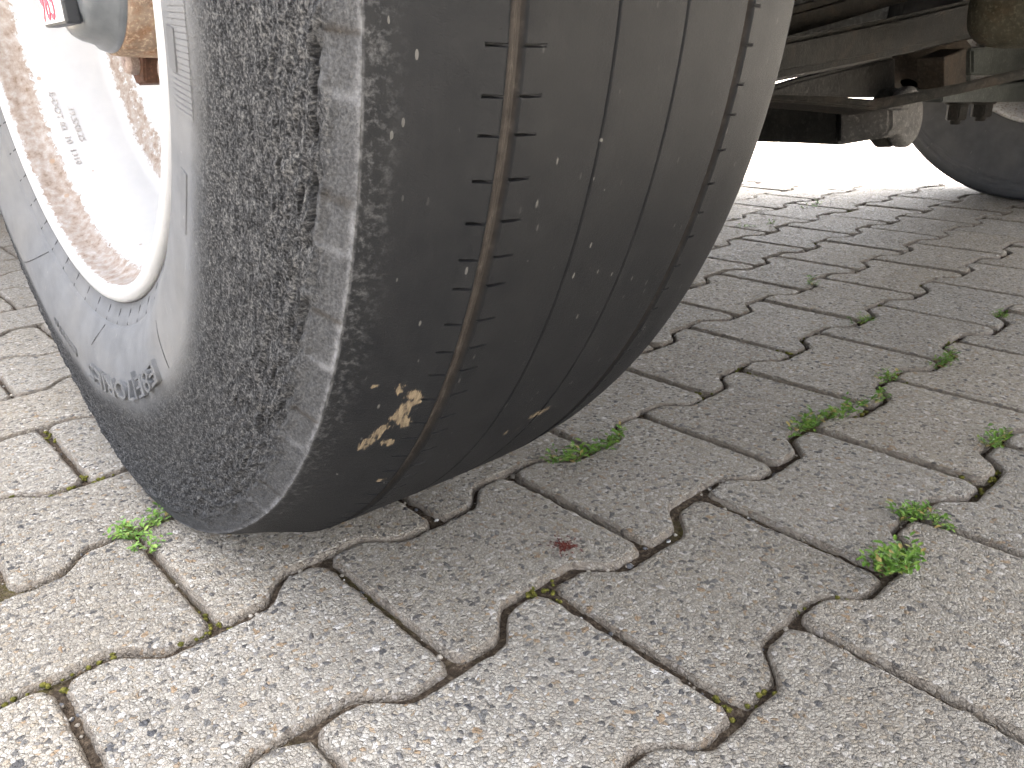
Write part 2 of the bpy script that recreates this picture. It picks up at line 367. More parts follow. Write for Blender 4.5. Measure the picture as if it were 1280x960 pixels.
def build_tyre(name, nseg, detail):
    """lathe round local X (outboard = -x); theta 0 faces -y, rises towards +z"""
    ctrl = [(-.126, .243), (-.136, .249), (-.1405, .257), (-.1435, .262), (-.1450, .2655), (-.1452, .2668), (-.1475, .2685), (-.1540, .283), (-.1580, .300), (-.1592, .316), (-.1588, .330), (-.1560, .352), (-.1515, .377), (-.1480, .397), (-.1455, .4095), (-.1435, .4175)]
    P = []
    def seg(a, b, st):
        n = max(1, int(round(math.hypot(b[0]-a[0], b[1]-a[1])/st)))
        for i in range(n): P.append((a[0]+(b[0]-a[0])*i/n, a[1]+(b[1]-a[1])*i/n))
    def cr(pts, st):
        ps = [np.array(q) for q in pts]; ps = [2*ps[0]-ps[1]]+ps+[2*ps[-1]-ps[-2]]
        for i in range(1, len(ps)-2):
            n = max(1, int(round(np.linalg.norm(ps[i+1]-ps[i])/st)))
            for q in range(n):
                t = q/n
                v = .5*((2*ps[i])+(-ps[i-1]+ps[i+1])*t+(2*ps[i-1]-5*ps[i]+4*ps[i+1]-ps[i+2])*t*t+(-ps[i-1]+3*ps[i]-3*ps[i+1]+ps[i+2])*t**3)
                P.append((float(v[0]), float(v[1])))
    st = .0021 if detail else .012
    cr(ctrl[:13], st); cr(ctrl[12:], .0008 if detail else .012)
    seg((-.1435, .4175), (-.1362, .4320), .0010 if detail else .012)
    P.append((-.13605, .43222))
    seg((-.1358, .43235), (-.1300, .4352), .0012 if detail else .012)
    cr([(-.1300, .4352), (-.1200, .4402), (-.1080, .4458), (-.0960, .4508), (-.0842, .4552)], .003 if detail else .012)
    def groove(x0, x1, rr, depth, mat):
        P.extend([(x0-.0006, rr), (x0, rr-.0007), (x0+.0007, rr-depth*.9)])
        if x1-x0 > .004:
            for q in (.25, .45, .6, .75): P.append((x0+(x1-x0)*q, rr-depth+(.0012 if .4 < q < .7 else 0)))
        P.extend([(x1-.0007, rr-depth*.9), (x1, rr-.0007), (x1+.0006, rr)])
    if detail:
        seg((-.0842+.0002, .4552), (-.0840, .4553), .01)
        groove(-.0836, -.0750, .4556, .0042, 1)
        seg((-.070, .4560), (-.026, .4566), .006)
        groove(-.0232, -.0220, .4566, .0035, 1)
        seg((-.016, .4567), (.020, .4567), .006)
        groove(.0239, .0251, .4566, .0035, 1)
        seg((.030, .4566), (.070, .4562), .006)
        groove(.0735, .0795, .4558, .0042, 1)
    else:
        for x0, rr in ((-.079, .4556), (-.0226, .4566), (.0245, .4566), (.0765, .4558)): groove(x0-.003, x0+.003, rr, .004, 1)
    sh = [(.086, .4552), (.104, .4530), (.122, .4490), (.133, .4452), (.1405, .4410), (.1440, .4350), (.1455, .4260)]
    cr(sh, .004 if detail else .008)
    if not detail:    # moulded ribs on the inner shoulder
        P.extend([(.1460, .4200), (.1480, .4180), (.1480, .4120), (.1468, .4100), (.1480, .4010), (.1500, .3990), (.1500, .3950), (.1490, .3930)])
        cr([(.1500, .385), (.1535, .36), (.156, .33), (.155, .30), (.148, .275), (.142, .262), (.130, .246)], .008)
    else:
        cr([(.1455, .4260), (.1500, .40), (.155, .36), (.157, .33), (.155, .30), (.148, .275), (.142, .262), (.130, .246)], .012)
    P.append((.126, .243))
    # angular stations: extra thin columns for the sipes beside the two dirty grooves
    NS = 156
    th = []
    per = nseg
    for j in range(nseg): th.append(2*math.pi*j/nseg)
    sip = []
    if detail:
        for q in range(NS):
            a = 2*math.pi*(q+.25*rs.random())/NS; sip.append(a)
            th += [a-.0018, a-.0009, a+.0009, a+.0018]
    th = sorted(th)
    th = np.array(th); keep = np.concatenate([[True], np.diff(th) > 1e-5]); th = th[keep]
    K = len(P); T = len(th)
    X = np.repeat(np.array([p[0] for p in P])[None], T, 0); RR = np.repeat(np.array([p[1] for p in P])[None], T, 0); TH = np.repeat(th[:, None], K, 1)
    return P, X, RR, TH, th, np.array(sip)
rs = random.Random(3)
TC = Vector((.07, .200, .4443)); TROT = -.01665
def pix_theta(px, py, xi):
    """theta, r of the pixel's ray on the plane xi of the near wheel"""
    d = ray(px, py); ax = Vector((math.cos(TROT), math.sin(TROT), 0)); c0 = TC+ax*xi
    t = (c0-CAM).dot(ax)/d.dot(ax); v = CAM+d*t-c0
    yy = v.dot(Vector((-math.sin(TROT), math.cos(TROT), 0)))
    return math.atan2(v.z, -yy), math.hypot(v.z, yy)
def sstep(a, b, x): t = np.clip((x-a)/(b-a), 0, 1); return t*t*(3-2*t)

def tyre_mesh(name, nseg, detail, flat=True):
    P, X, RR, TH, th, sip = build_tyre(name, nseg, detail)
    T, K = X.shape
    s = np.array([0]+list(np.cumsum([math.hypot(P[i+1][0]-P[i][0], P[i+1][1]-P[i][1]) for i in range(K-1)])))
    S = np.repeat(s[None], T, 0)
    out = X < 0
    sidew = out & (X < -.1360)
    dust = np.where(sidew, 1-sstep(.318, .352, RR), 0.)
    rough = np.where(sidew, sstep(.320, .345, RR)*(1-sstep(.417, .424, RR)), 0.)
    lip = np.where(out & (X < -.1358), sstep(.402, .424, RR)*.9, 0.)
    scuff = np.where(out & (X >= -.1360), 1-sstep(-.134, -.118, X), 0.)
    edge = .75*np.exp(-((np.abs(X+.1362)/.0006)**2))*np.where(out & (RR > .425), 1, 0.)
    dirt = np.zeros_like(X); mud = np.zeros_like(X)
    for a, b, rr in ((-.0832, -.0754, .4545), (.0738, .0792, .4545)):
        dirt = np.maximum(dirt, np.where((X > a) & (X < b) & (RR < rr-.0008), 1., 0.))
    dust = np.maximum(dust, np.where((X > .1), (1-sstep(.42, .45, RR))*.55, 0.))
    if detail:
        # undulating wear boundary
        wob2r = np.array([[.004*noise.noise((math.cos(a)*22, math.sin(a)*22, 4.)) for a in th]]).T
        wob = np.array([[.012*noise.noise((math.cos(a)*3, math.sin(a)*3, 1.)) for a in th]]).T
        dust = np.where(sidew, 1-sstep(.322, .350, RR+wob), dust)
        rough = np.where(sidew, sstep(.318, .343, RR+wob)*(1-.75*sstep(.413, .424, RR+.006*wob/.012*0+wob2r)), 0.)
        fr_ = np.array([[.003*noise.noise((a*30, q_*600, 6.)) for q_ in [p_[1] for p_ in P]] for a in th])
        lip = np.where(out & (X < -.1358), sstep(.403, .423, RR+1.6*wob2r+fr_)*.9, 0.)
        # chunky relief of the torn shoulder
        vis = (TH > -2.2) | True
        D = np.zeros_like(X)
        idx = np.argwhere(rough > .05)
        for a, b in idx:
            x_, y_, z_ = X[a, b], RR[a, b]*math.cos(TH[a, b]), RR[a, b]*math.sin(TH[a, b])
            f = RR[a, b]
            amp = .0006+.0020*max(0., min(1., (f-.36)/.05))
            # torn ridges run round the tyre
            D[a, b] = amp*(noise.noise((f*210, TH[a, b]*26, 3.1))+.7*noise.noise((f*420, TH[a, b]*70, 8.)))*rough[a, b]
        # gouges beside the shoulder notches  (pixel, half height px, width)
        gouge = [(428, 62, 12, 1.6), (423, 88, 16, 1.8), (427, 105, 10, 1.6), (414, 262, 16, 1.8), (410, 285, 12, 1.6), (418, 250, 8, 1.4), (397, 412, 12, 1.8), (391, 432, 10, 1.6), (368, 523, 8, 3.0), (336, 592, 9, 3.6), (296, 632, 5, 4.), (400, 170, 10, 1.1), (395, 60, 14, 1.1), (385, 120, 12, 1.1), (345, 90, 12, 1.), (352, 200, 12, 1.), (360, 340, 12, 1.), (325, 520, 10, 1.1), (340, 470, 10, 1.), (372, 250, 10, 1.), (300, 500, 8, 1.)]
        for px, py, hh, ww in gouge:
            xi = -.1445 if px > 385 else -.148
            t0, r0 = pix_theta(px, py, xi); r0 = min(r0, .4125); ta, _ = pix_theta(px, py-hh, xi); tb, _ = pix_theta(px, py+hh, xi)
            dt = max(.016, abs(ta-tb)*.62); dr = .0007*ww
            dd = (np.mod(TH-t0+math.pi, 2*math.pi)-math.pi)/dt
            wob2 = np.array([[.0016*noise.noise((a*60, px, 2.)) for a in th]]).T
            g = np.exp(-(dd**4))*np.exp(-(((RR-r0+wob2)/dr)**2))*np.where(sidew, 1, 0)*(1-sstep(.4150, .4180, RR))
            D -= .0036*g
        # shoulder notches: (top px y, bottom px y on the bright edge)
        notch = [((470, 45), (467, 132)), ((459, 268), (452, 335)), ((430, 408), (420, 470)), ((398, 530), (384, 566)), ((352, 622), (332, 640))]
        more = []
        for (a0, a1), (b0, b1) in notch:
            t0, _ = pix_theta(a0, a1, -.136); t1, _ = pix_theta(b0, b1, -.136); more.append((min(t0, t1), max(t0, t1)))
        pitch = .305
        base_t = more[0][1]
        for q in range(1, 14): more.append((base_t+q*pitch-.23, base_t+q*pitch))
        for t0, t1 in more:
            cc, hw = (t0+t1)/2, (t1-t0)/2
            dd = np.abs(np.mod(TH-cc+math.pi, 2*math.pi)-math.pi)
            sg = np.mod(TH-cc+math.pi, 2*math.pi)-math.pi
            inn = 1-sstep(hw-.004, hw+.003, dd)
            band = np.where(sidew, sstep(.4165, .4195, RR)*(1-sstep(.4300, .4316, RR)), 0)
            D -= .0007*inn*band
            lipline = np.where(sidew, sstep(.415, .419, RR)*(1-sstep(.4315, .4322, RR)), 0)
            lip = np.maximum(lip, np.where(sidew, inn*sstep(.410, .416, RR)*1.0, 0)); rough = rough*(1-.7*inn*sstep(.411, .417, RR))
            edge = np.maximum(edge, .42*lipline*np.exp(-((sg+hw)/.005)**2))
            dirt = np.maximum(dirt, .7*lipline*np.exp(-((sg-hw)/.004)**2))
            edge = np.maximum(edge, .8*inn*np.exp(-((np.abs(X+.1364)/.0010)**2))*np.where(sidew, 1, 0))
        # mud smears on the tread
        def on_tread(px, py):
            best = (9, 0, 0)
            for q in range(-135, 140, 2):
                xi = q/1000; t0, r0 = pix_theta(px, py, xi)
                rr = .4322+(.4552-.4322)*min(1, (xi+.136)/.052) if xi < -.08 else .4562
                if abs(r0-rr) < best[0]: best = (abs(r0-rr), xi, t0)
            return best[1], best[2]
        smear = [(434+9*q, 571-7.2*q, .0022+.0009*math.sin(q*.36), .013) for q in range(11)]
        smear += [(495+7*q, 520-9*q, .004, .012) for q in range(4)]+[(485, 552, .004, .010), (497, 540, .004, .010), (505, 527, .004, .012), (478, 566, .003, .008)]
        smear += [(428, 601, .0018, .006), (450, 604, .003, .006), (464, 604, .004, .007), (474, 600, .003, .006), (466, 482, .0018, .005), (498, 488, .0012, .010), (505, 480, .0012, .008),
                  (660, 524, .005, .010), (670, 517, .006, .011), (682, 512, .004, .010), (650, 533, .003, .008), (632, 541, .0022, .010)]
        for px, py, wx, wt in smear:
            xi, t0 = on_tread(px, py)
            dd = np.mod(TH-t0+math.pi, 2*math.pi)-math.pi
            mud = np.maximum(mud, np.exp(-((X-xi)/wx)**2-(dd/wt)**2)*np.where(RR > .432, 1, 0))
    else:
        D = np.zeros_like(X)
    # displace along profile normal
    dX = np.gradient(X, axis=1); dR = np.gradient(RR, axis=1); ln = np.hypot(dX, dR)+1e-9
    nX, nR = -dR/ln, dX/ln
    X2 = X+nX*D; R2 = RR+nR*D
    if detail and len(sip):
        near = np.zeros(T, bool)
        for a in sip: near |= np.abs(th-a) < .0010
        for x0, x1 in ((-.0915, -.0846), (-.0746, -.0690), (.0690, .0728), (.0800, .0838)):
            R2 -= np.where(near[:, None] & (X > x0) & (X < x1), .0035, 0)
    Y = -R2*np.cos(TH); Z = R2*np.sin(TH)
    if flat:
        zg = -TC.z+.0008
        h = Z-zg; kk = .0035
        hs = np.where(h > .03, h, kk*np.log1p(np.exp(np.clip(h/kk, -60, 60))))
        # the loaded shoulder sinks and the wall bulges
        low = np.clip(1-(Z+TC.z)/.10, 0, 1)**2
        Z = zg+hs
        side = sstep(.105, .135, -X)
        Z = Z-np.clip(low*side*.013, 0, np.maximum(0, Z-zg))
        X2 = X2+np.sign(X)*low*sstep(.12, .15, np.abs(X))*.006
    V = np.stack([X2, Y, Z], -1).reshape(-1, 3)
    F = []
    for j in range(T):
        j2 = (j+1) % T
        for i in range(K-1): F.append((j*K+i, j*K+i+1, j2*K+i+1, j2*K+i))
    me = pyd(name, V, F); me.set_sharp_from_angle(angle=R(28))
    for nm, A in (('dust', dust), ('rough', rough), ('lip', lip), ('scuff', scuff), ('edge', edge), ('dirt', dirt), ('mud', mud)):
        at = me.attributes.new(nm, 'FLOAT', 'POINT'); at.data.foreach_set('value', A.reshape(-1).astype(np.float32))
    at = me.attributes.new('tcoord', 'FLOAT_VECTOR', 'POINT'); at.data.foreach_set('vector', np.stack([X, RR, (np.mod(TH+math.pi/2, 2*math.pi))*.44], -1).reshape(-1).astype(np.float32))
    return me

# ------------------------------------------------------------------ vehicle materials
def painted_rim():
    k = NT('chipped_white_wheel_paint'); o = k.obj
    rust = k.attr('rust').outputs['Fac']
    c = k.ramp(k.noise(30, 4, .6, o), [(.3, (.38, .385, .39)), (.7, (.43, .43, .43))])
    m = k.math('ADD', rust, k.math('MULTIPLY', k.math('SUBTRACT', k.noise(190, 6, .75, o), .5), 1.3))
    m = k.ramp(m, [(.50, 0), (.60, 1)])
    rc = k.ramp(k.noise(140, 5, .7, o), [(.3, (.12, .070, .038)), (.42, (.20, .150, .115)), (.54, (.25, .215, .19)), (.68, (.33, .30, .28))])
    c = k.mix(k.math('MULTIPLY', m, .92), c, rc)
    v = k.vor(75, o); h = k.n('ShaderNodeSeparateColor'); k.l(v.outputs['Color'], h.inputs[0])
    chip = k.math('MULTIPLY', k.math('LESS_THAN', v.outputs['Distance'], k.math('MULTIPLY', h.outputs[1], .22)), k.math('GREATER_THAN', h.outputs[0], .78))
    c = k.mix(k.math('MULTIPLY', chip, .75), c, (.25, .17, .11))
    return k.fin(c, k.ramp(m, [(0, .38), (1, .85)]), k.bump(k.math('ADD', m, k.math('MULTIPLY', k.noise(300, 4, .7, o), .25)), .35, .0012), 0, .5)
M_RIM = painted_rim()
def metal_dirty(name, a, b, sc=30, rough=.75, bumpd=.002, rust=None):
    k = NT(name); o = k.obj
    c = k.ramp(k.noise(sc, 6, .68, o), [(.32, a), (.62, b)])
    if rust: c = k.mix(k.ramp(k.noise(sc*.6, 6, .7, o, .6), [(.52, 0), (.66, .8)]), c, rust)
    f = k.ramp(k.noise(sc*6, 4, .7, o), [(.52, 0), (.7, .6)])
    c = k.mix(f, c, tuple(min(1, x*2.2+.004) for x in b))
    return k.fin(c, rough, k.bump(k.math('ADD', k.noise(sc*4, 5, .7, o), k.noise(sc*14, 3, .6, o)), .7, bumpd), 0, .14)
M_HUB = metal_dirty('rusty_hub_iron', (.15, .105, .075), (.30, .235, .18), 45, .85, .002, (.22, .115, .06))
M_NUT = metal_dirty('rusted_nut_steel', (.045, .022, .015), (.085, .045, .03), 60, .7, .001)
M_STUD = metal_dirty('worn_stud_steel', (.18, .13, .11), (.30, .24, .21), 90, .5, .0006)
M_CAP = NT('grey_plastic'); kk_ = M_CAP; M_CAP = kk_.fin(kk_.ramp(kk_.noise(60, 4, .6, kk_.obj), [(.3, (.085, .095, .105)), (.7, (.13, .14, .15))]), .33, kk_.bump(kk_.noise(300, 3, .6, kk_.obj), .2, .0006))
kk_ = NT('black_plastic'); M_BLACK = kk_.fin((.018, .02, .023), .45)
kk_ = NT('white_label'); M_LABEL = kk_.fin((.78, .77, .76), .5)
kk_ = NT('red_print'); M_RED = kk_.fin((.42, .018, .05), .5)
kk_ = NT('stamp_ink'); M_STAMP = kk_.fin(kk_.ramp(kk_.noise(900, 3, .7), [(.35, (.52, .50, .48)), (.6, (.20, .18, .17))]), .7)
M_ARM = metal_dirty('dirty_black_steel', (.003, .0034, .0032), (.010, .0097, .0085), 26, .7, .002, (.022, .016, .011))
M_ARM2 = metal_dirty('dusty_black_steel', (.007, .0073, .0068), (.017, .0155, .013), 34, .75, .002, (.03, .022, .016))
M_BUSH = metal_dirty('weathered_rubber_bush', (.035, .034, .032), (.075, .072, .068), 40, .8, .003)
M_BRKT = metal_dirty('brown_rusty_bracket', (.014, .012, .010), (.028, .023, .018), 28, .85, .002, (.036, .025, .017))
M_GREY = metal_dirty('grey_green_paint', (.022, .025, .0235), (.04, .043, .040), 22, .6, .001)
M_PANEL = metal_dirty('grey_underbody_panel', (.07, .07, .065), (.12, .12, .11), 9, .8, .002)
M_DARK = metal_dirty('underseal', (.012, .012, .012), (.03, .029, .027), 14, .85, .004)
kk_ = NT('body_paint'); M_BODY = kk_.fin(kk_.ramp(kk_.noise(3, 4), [(.3, (.62, .63, .64)), (.7, (.68, .69, .69))]), .3)

# ------------------------------------------------------------------ vehicle
veh = empty('truck', (1.2, 1.6, 0))
tag(veh, 'heavy vehicle on white steel wheels with a bald, badly worn tyre over the pavers', 'truck')
def vlink(name, me, mat, world=None, parent=None):
    """add a mesh given in world coordinates (or with its own world matrix) as a part of the vehicle"""
    o = link(name, me, mat); p = parent or veh
    o.parent = p; bpy.context.view_layer.update() if False else None
    W = world or Matrix.Identity(4)
    PM = Matrix.Translation(veh.location) if p is veh else p['_w']
    o.matrix_parent_inverse = PM.inverted() if not isinstance(PM, list) else Matrix.Identity(4)
    o.matrix_basis = W
    return o
WM = Matrix.Translation(TC) @ Matrix.Rotation(TROT, 4, 'Z')
def vsub(name, me, mat, parent, world):
    o = link(name, me, mat); o.parent = parent
    o.matrix_parent_inverse = (world if False else parent_w[parent.name]).inverted(); o.matrix_basis = world
    return o
parent_w = {}
tyre = vlink('tyre', tyre_mesh('tyre', 1050, True), M_RUB, WM); parent_w[tyre.name] = WM
tag(tyre, 'bald tyre with torn grey outer shoulder and dirt packed grooves')

# sidewall relief: lettering, bars, rim-guard ticks, mould lines, hatched block
SW = [(-.1475, .2685), (-.1540, .283), (-.1580, .300), (-.1592, .316), (-.1588, .330), (-.1560, .352)]
def sw_x(r):
    for (x0, r0), (x1, r1) in zip(SW, SW[1:]):
        if r0 <= r <= r1: t = (r-r0)/(r1-r0); return x0+(x1-x0)*t
    return SW[0][0] if r < SW[0][1] else SW[-1][0]
def sw_bulge(th, r):
    z = r*math.sin(th); low = max(0., min(1., 1-(z+TC.z)/.10))**2; return -low*.006
def sw_pt(th, r, h): return Vector((sw_x(r)-h+sw_bulge(th, r), -r*math.cos(th), r*math.sin(th)))
def text_me(txt, size, depth, res=2, off=0.):
    cu = bpy.data.curves.new('t', 'FONT'); cu.body = txt; cu.size = size; cu.extrude = depth; cu.resolution_u = res; cu.offset = off
    o = bpy.data.objects.new('t', cu); col.objects.link(o)
    dg = bpy.context.evaluated_depsgraph_get(); me = bpy.data.meshes.new_from_object(o.evaluated_get(dg))
    bpy.data.objects.remove(o); bpy.data.curves.remove(cu); return me
def add_float_attrs(me, vals):
    for nm in ('dust', 'rough', 'lip', 'scuff', 'edge', 'dirt', 'mud'):
        at = me.attributes.new(nm, 'FLOAT', 'POINT'); at.data.foreach_set('value', [vals.get(nm, 0.)]*len(me.vertices))
def side_text(name, txt, t_mid, r_base, size, height=.0011, stretch=1.):
    """raised text on the sidewall, tops pointing to the hub's far side (reads upright with the tyre turned)"""
    me = text_me(txt, size, height)
    xs_ = [v.co.x for v in me.vertices]; mid = (min(xs_)+max(xs_))/2
    for v in me.vertices:
        r = r_base+v.co.y; a = t_mid-(v.co.x-mid)/r_base*stretch
        v.co = sw_pt(a, r, v.co.z+height*.7+.0006)
    me.update(); add_float_attrs(me, {'dust': .85, 'rough': .0}); return vsub(name, me, M_RUB, tyre, WM)
tl0, _ = pix_theta(115, 468, -.159); tl1, _ = pix_theta(205, 465, -.158)
side_text('raised_lettering', 'E8E|7ORIES', (tl0+tl1)/2, .3065, .0225, .0017, 1.85)
ts, _ = pix_theta(84, 425, -.159)
side_text('raised_lettering', 'REGROOV 64', ts, .312, .0105, .0006)
# thin moulded lines and ticks
def strip(name, pts, wd, ht, vals):
    V = []; F = []
    for i, (a, r) in enumerate(pts):
        a2, r2 = pts[min(i+1, len(pts)-1)]; a1, r1 = pts[max(i-1, 0)]
        d = Vector(((a2-a1)*r, r2-r1)); d.normalize(); nx, ny_ = -d.y*wd/2, d.x*wd/2
        for sgn, hh in ((1, -.0004), (1, ht), (-1, ht), (-1, -.0004)):
            V.append(sw_pt(a+sgn*nx/r, r+sgn*ny_, hh))
        if i:
            b = 4*i
            for q in range(3): F.append((b-4+q, b-3+q, b+1+q, b+q))
    F.append((0, 1, 2, 3)); F.append(tuple(4*(len(pts)-1)+q for q in (3, 2, 1, 0)))
    me = pyd(name, V, F, False); add_float_attrs(me, vals); return vsub(name, me, M_RUB, tyre, WM)
for p0, p1 in (((53, 268), (31, 328)), ((123, 384), (110, 432)), ((206, 398), (212, 460))):
    a0, r0 = pix_theta(*p0, -.150); a1, r1 = pix_theta(*p1, -.159)
    r0 = max(r0, .2695); strip('mould_line', [(a0+(a1-a0)*t, r0+(min(r1, .33)-r0)*t) for t in [q/8 for q in range(9)]], .0011, .0004, {'dust': .1})
for q in range(26):
    a = -2.9+q*.125
    strip('bead_tick', [(a, .2600), (a, .2665)], .0011, .0006, {'dust': .15}) if False else None
def bead_pt(a, r, h):
    t = (r-.249)/(.2668-.249); return Vector((-.136-.0092*t-h, -r*math.cos(a), r*math.sin(a)))
for q in range(30):
    a = -3.0+q*.112
    V = [bead_pt(a+s*.0022, r, h) for r in (.2545, .2662) for s, h in ((-1, -.001), (-1, .0007), (1, .0007), (1, -.001))]
    me = pyd('bead_tick', V, [(0, 1, 5, 4), (1, 2, 6, 5), (2, 3, 7, 6), (0, 3, 2, 1), (4, 5, 6, 7)], False)
    add_float_attrs(me, {'dust': .05}); vsub('bead_tick', me, M_RUB, tyre, WM)
# fine hatch ribs beside the rim, upper front of the sidewall
ta, _ = pix_theta(236, 2, -.155); tb, _ = pix_theta(246, 158, -.158)
for q in range(26):
    a = tb+(ta+.05-tb)*q/25
    strip('hatch_rib', [(a+.010*t, .290+.036*t) for t in (0, .5, 1)], .0023, .0008, {'dust': 1.})
tb2, _ = pix_theta(240, 215, -.156); tb3, _ = pix_theta(238, 288, -.156)
strip('moulded_bar', [(tb2, .312), (tb3, .312)], .008, .0006, {'dust': .9})
tb4, _ = pix_theta(237, 40, -.157); tb5, _ = pix_theta(240, 98, -.157)
strip('moulded_bar', [(tb4+(tb5-tb4)*q/6, .306) for q in range(7)], .010, .0013, {'dust': .7})

# ---- wheel rim (lathe, local X) with a rust mask
def rim_mesh(name, prof, n=220):
    V, F = lathe([(a, b) for a, b, _ in prof], n); me = pyd(name, V, F)
    at = me.attributes.new('rust', 'FLOAT', 'POINT'); at.data.foreach_set('value', [c for _ in range(n) for _, _, c in prof]); return me
def dense(prof, st=.003):
    out = []
    for (a, b, c), (a2, b2, c2) in zip(prof, prof[1:]):
        n = max(1, int(math.hypot(a2-a, b2-b)/st))
        for i in range(n): t = i/n; out.append((a+(a2-a)*t, b+(b2-b)*t, c+(c2-c)*t))
    out.append(prof[-1]); return out
RIMP = [(-.118, .2440, .5), (-.1300, .2470, .45), (-.1360, .2495, .42), (-.1395, .2492, .25), (-.1420, .2475, .12), (-.1430, .2445, .08), (-.1430, .2410, .10), (-.1415, .2380, .22), (-.1385, .2362, .5), (-.1340, .2355, .85),
        (-.1260, .2345, .95), (-.1190, .2315, .85), (-.1140, .2275, .60), (-.1080, .2240, .22), (-.1000, .2215, .02), (-.0800, .2160, -.02), (-.0620, .2105, .0), (-.0520, .2075, .12), (-.0465, .2040, .5), (-.0440, .1990, .74), (-.0400, .1930, .60), (-.0380, .1860, .72), (-.0340, .1790, .40), (-.0310, .1730, .12), (-.0290, .1600, .02), (-.0300, .1300, .06), (-.0305, .0600, .30), (-.0305, .0300, .3)]
rim = vlink('wheel_rim', rim_mesh('wheel_rim', dense(RIMP)), M_RIM, WM); parent_w[rim.name] = WM
tag(rim, 'white steel wheel rim with rust chipped edges')
RIMB = dense([(-.118, .2440, .5), (.0, .222, .5), (.05, .21, .5), (.118, .244, .5), (.136, .2495, .5), (.142, .245, .5), (.138, .236, .5), (.05, .20, .5), (-.044, .199, .5)], .02)
vsub('rim_barrel', rim_mesh('rim_barrel', RIMB, 96), M_RIM, rim, WM)
# stamped digits inside the barrel
def barrel_text(txt, xi, th0, size, rr):
    me = text_me(txt, size, .0003, 2, .00008)
    for v in me.vertices:
        a = th0+v.co.x/rr*1.05; x = xi+v.co.y*.85
        r = rr+(-.0800-x)*.27-.0006-v.co.z
        v.co = Vector((x, -r*math.cos(a), r*math.sin(a)))
    me.update(); return vsub('stamped_lettering', me, M_STAMP, rim, WM)
def far_barrel(px, py):
    d = ray(px, py); ax = Vector((math.cos(TROT), math.sin(TROT), 0)); ay = Vector((-math.sin(TROT), math.cos(TROT), 0))
    best = None
    for q in range(400):
        t = .3+q*.0025; v = CAM+d*t-TC; xi = v.dot(ax); yy = v.dot(ay); r = math.hypot(yy, v.z)
        if xi > -.13 and xi < -.03:
            e = r-(.2160+(-.0800-xi)*.27)
            if e > 0: return math.atan2(v.z, -yy), xi
    return None
STX = [far_barrel(64, 116), far_barrel(103, 207), far_barrel(86, 132), far_barrel(112, 180)]
if all(STX):
    print('stamp', STX)
    barrel_text('E-DOT 02  10  1310', STX[0][1]-.003, STX[0][0], .0088, .2160)
    barrel_text('.19.5X8.25', STX[2][1]-.002, STX[2][0], .0085, .2160)
# hub, cap, label box, nuts
hubp = [(-.0300, .080), (-.0450, .076), (-.0480, .0675), (-.0900, .0655), (-.0960, .0645), (-.0985, .060), (-.0985, .02)]
V, F = lathe(hubp, 72); hub = vlink('hub', pyd('hub', V, F), M_HUB, WM); parent_w[hub.name] = WM
capp = [(-.0960, .0625), (-.0985, .0630), (-.1030, .0612), (-.1060, .0575), (-.1160, .0545), (-.1200, .0520), (-.1225, .0470), (-.1235, .0420), (-.1235, .001)]
V, F = lathe(capp, 72); vsub('hub_cap', pyd('hub_cap', V, F), M_CAP, hub, WM)
bx = vsub('counter_box', bm2me('counter_box', beveled_box((-.1340, -.030, -.0440), (-.1230, .030, .044), .002)), M_BLACK, hub, WM)
vsub('label', bm2me('label', beveled_box((-.1346, -.028, -.0420), (-.1338, .028, .042), .0002, 1)), M_LABEL, hub, WM)
me = text_me('965', .026, .0003)
for v in me.vertices: v.co = Vector((-.1350-v.co.z, .026-v.co.x*1.0, -.040+v.co.y*1.4))
vsub('red_lettering', me, M_RED, hub, WM)
def nut_parts(a, rbc):
    y, z = -rbc*math.cos(a), rbc*math.sin(a)
    bm = bmesh.new()
    bmesh.ops.create_cone(bm, cap_ends=True, segments=6, radius1=.0215, radius2=.0215, depth=.034, matrix=Matrix.Translation((-.049, y, z)) @ Matrix.Rotation(math.pi/2, 4, 'Y') @ Matrix.Rotation(a, 4, 'Z'))
    bmesh.ops.bevel(bm, geom=bm.edges[:], offset=.0018, segments=2, affect='EDGES')
    n = vsub('wheel_nut', bm2me('wheel_nut', bm), M_NUT, rim, WM)
    pr = [(-.055, .0108)]
    for q in range(7): pr += [(-.0625-q*.0016, .0112), (-.0633-q*.0016, .0102)]
    pr += [(-.0745, .0098), (-.0750, .001)]
    V, F = lathe(pr, 20); V = [(v[0], v[1]+y, v[2]+z) for v in V]
    vsub('wheel_stud', pyd('wheel_stud', V, F), M_STUD, rim, WM)
    V, F = lathe([(-.030, .024), (-.0335, .024), (-.0335, .012)], 28); V = [(v[0], v[1]+y, v[2]+z) for v in V]
    vsub('washer', pyd('washer', V, F), M_NUT, rim, WM)
a_n = math.atan2(.3765-TC.z, -(.250-TC.y)); rb = math.hypot(.3765-TC.z, .250-TC.y)
for q in range(6): nut_parts(a_n+q*math.pi/3, rb)

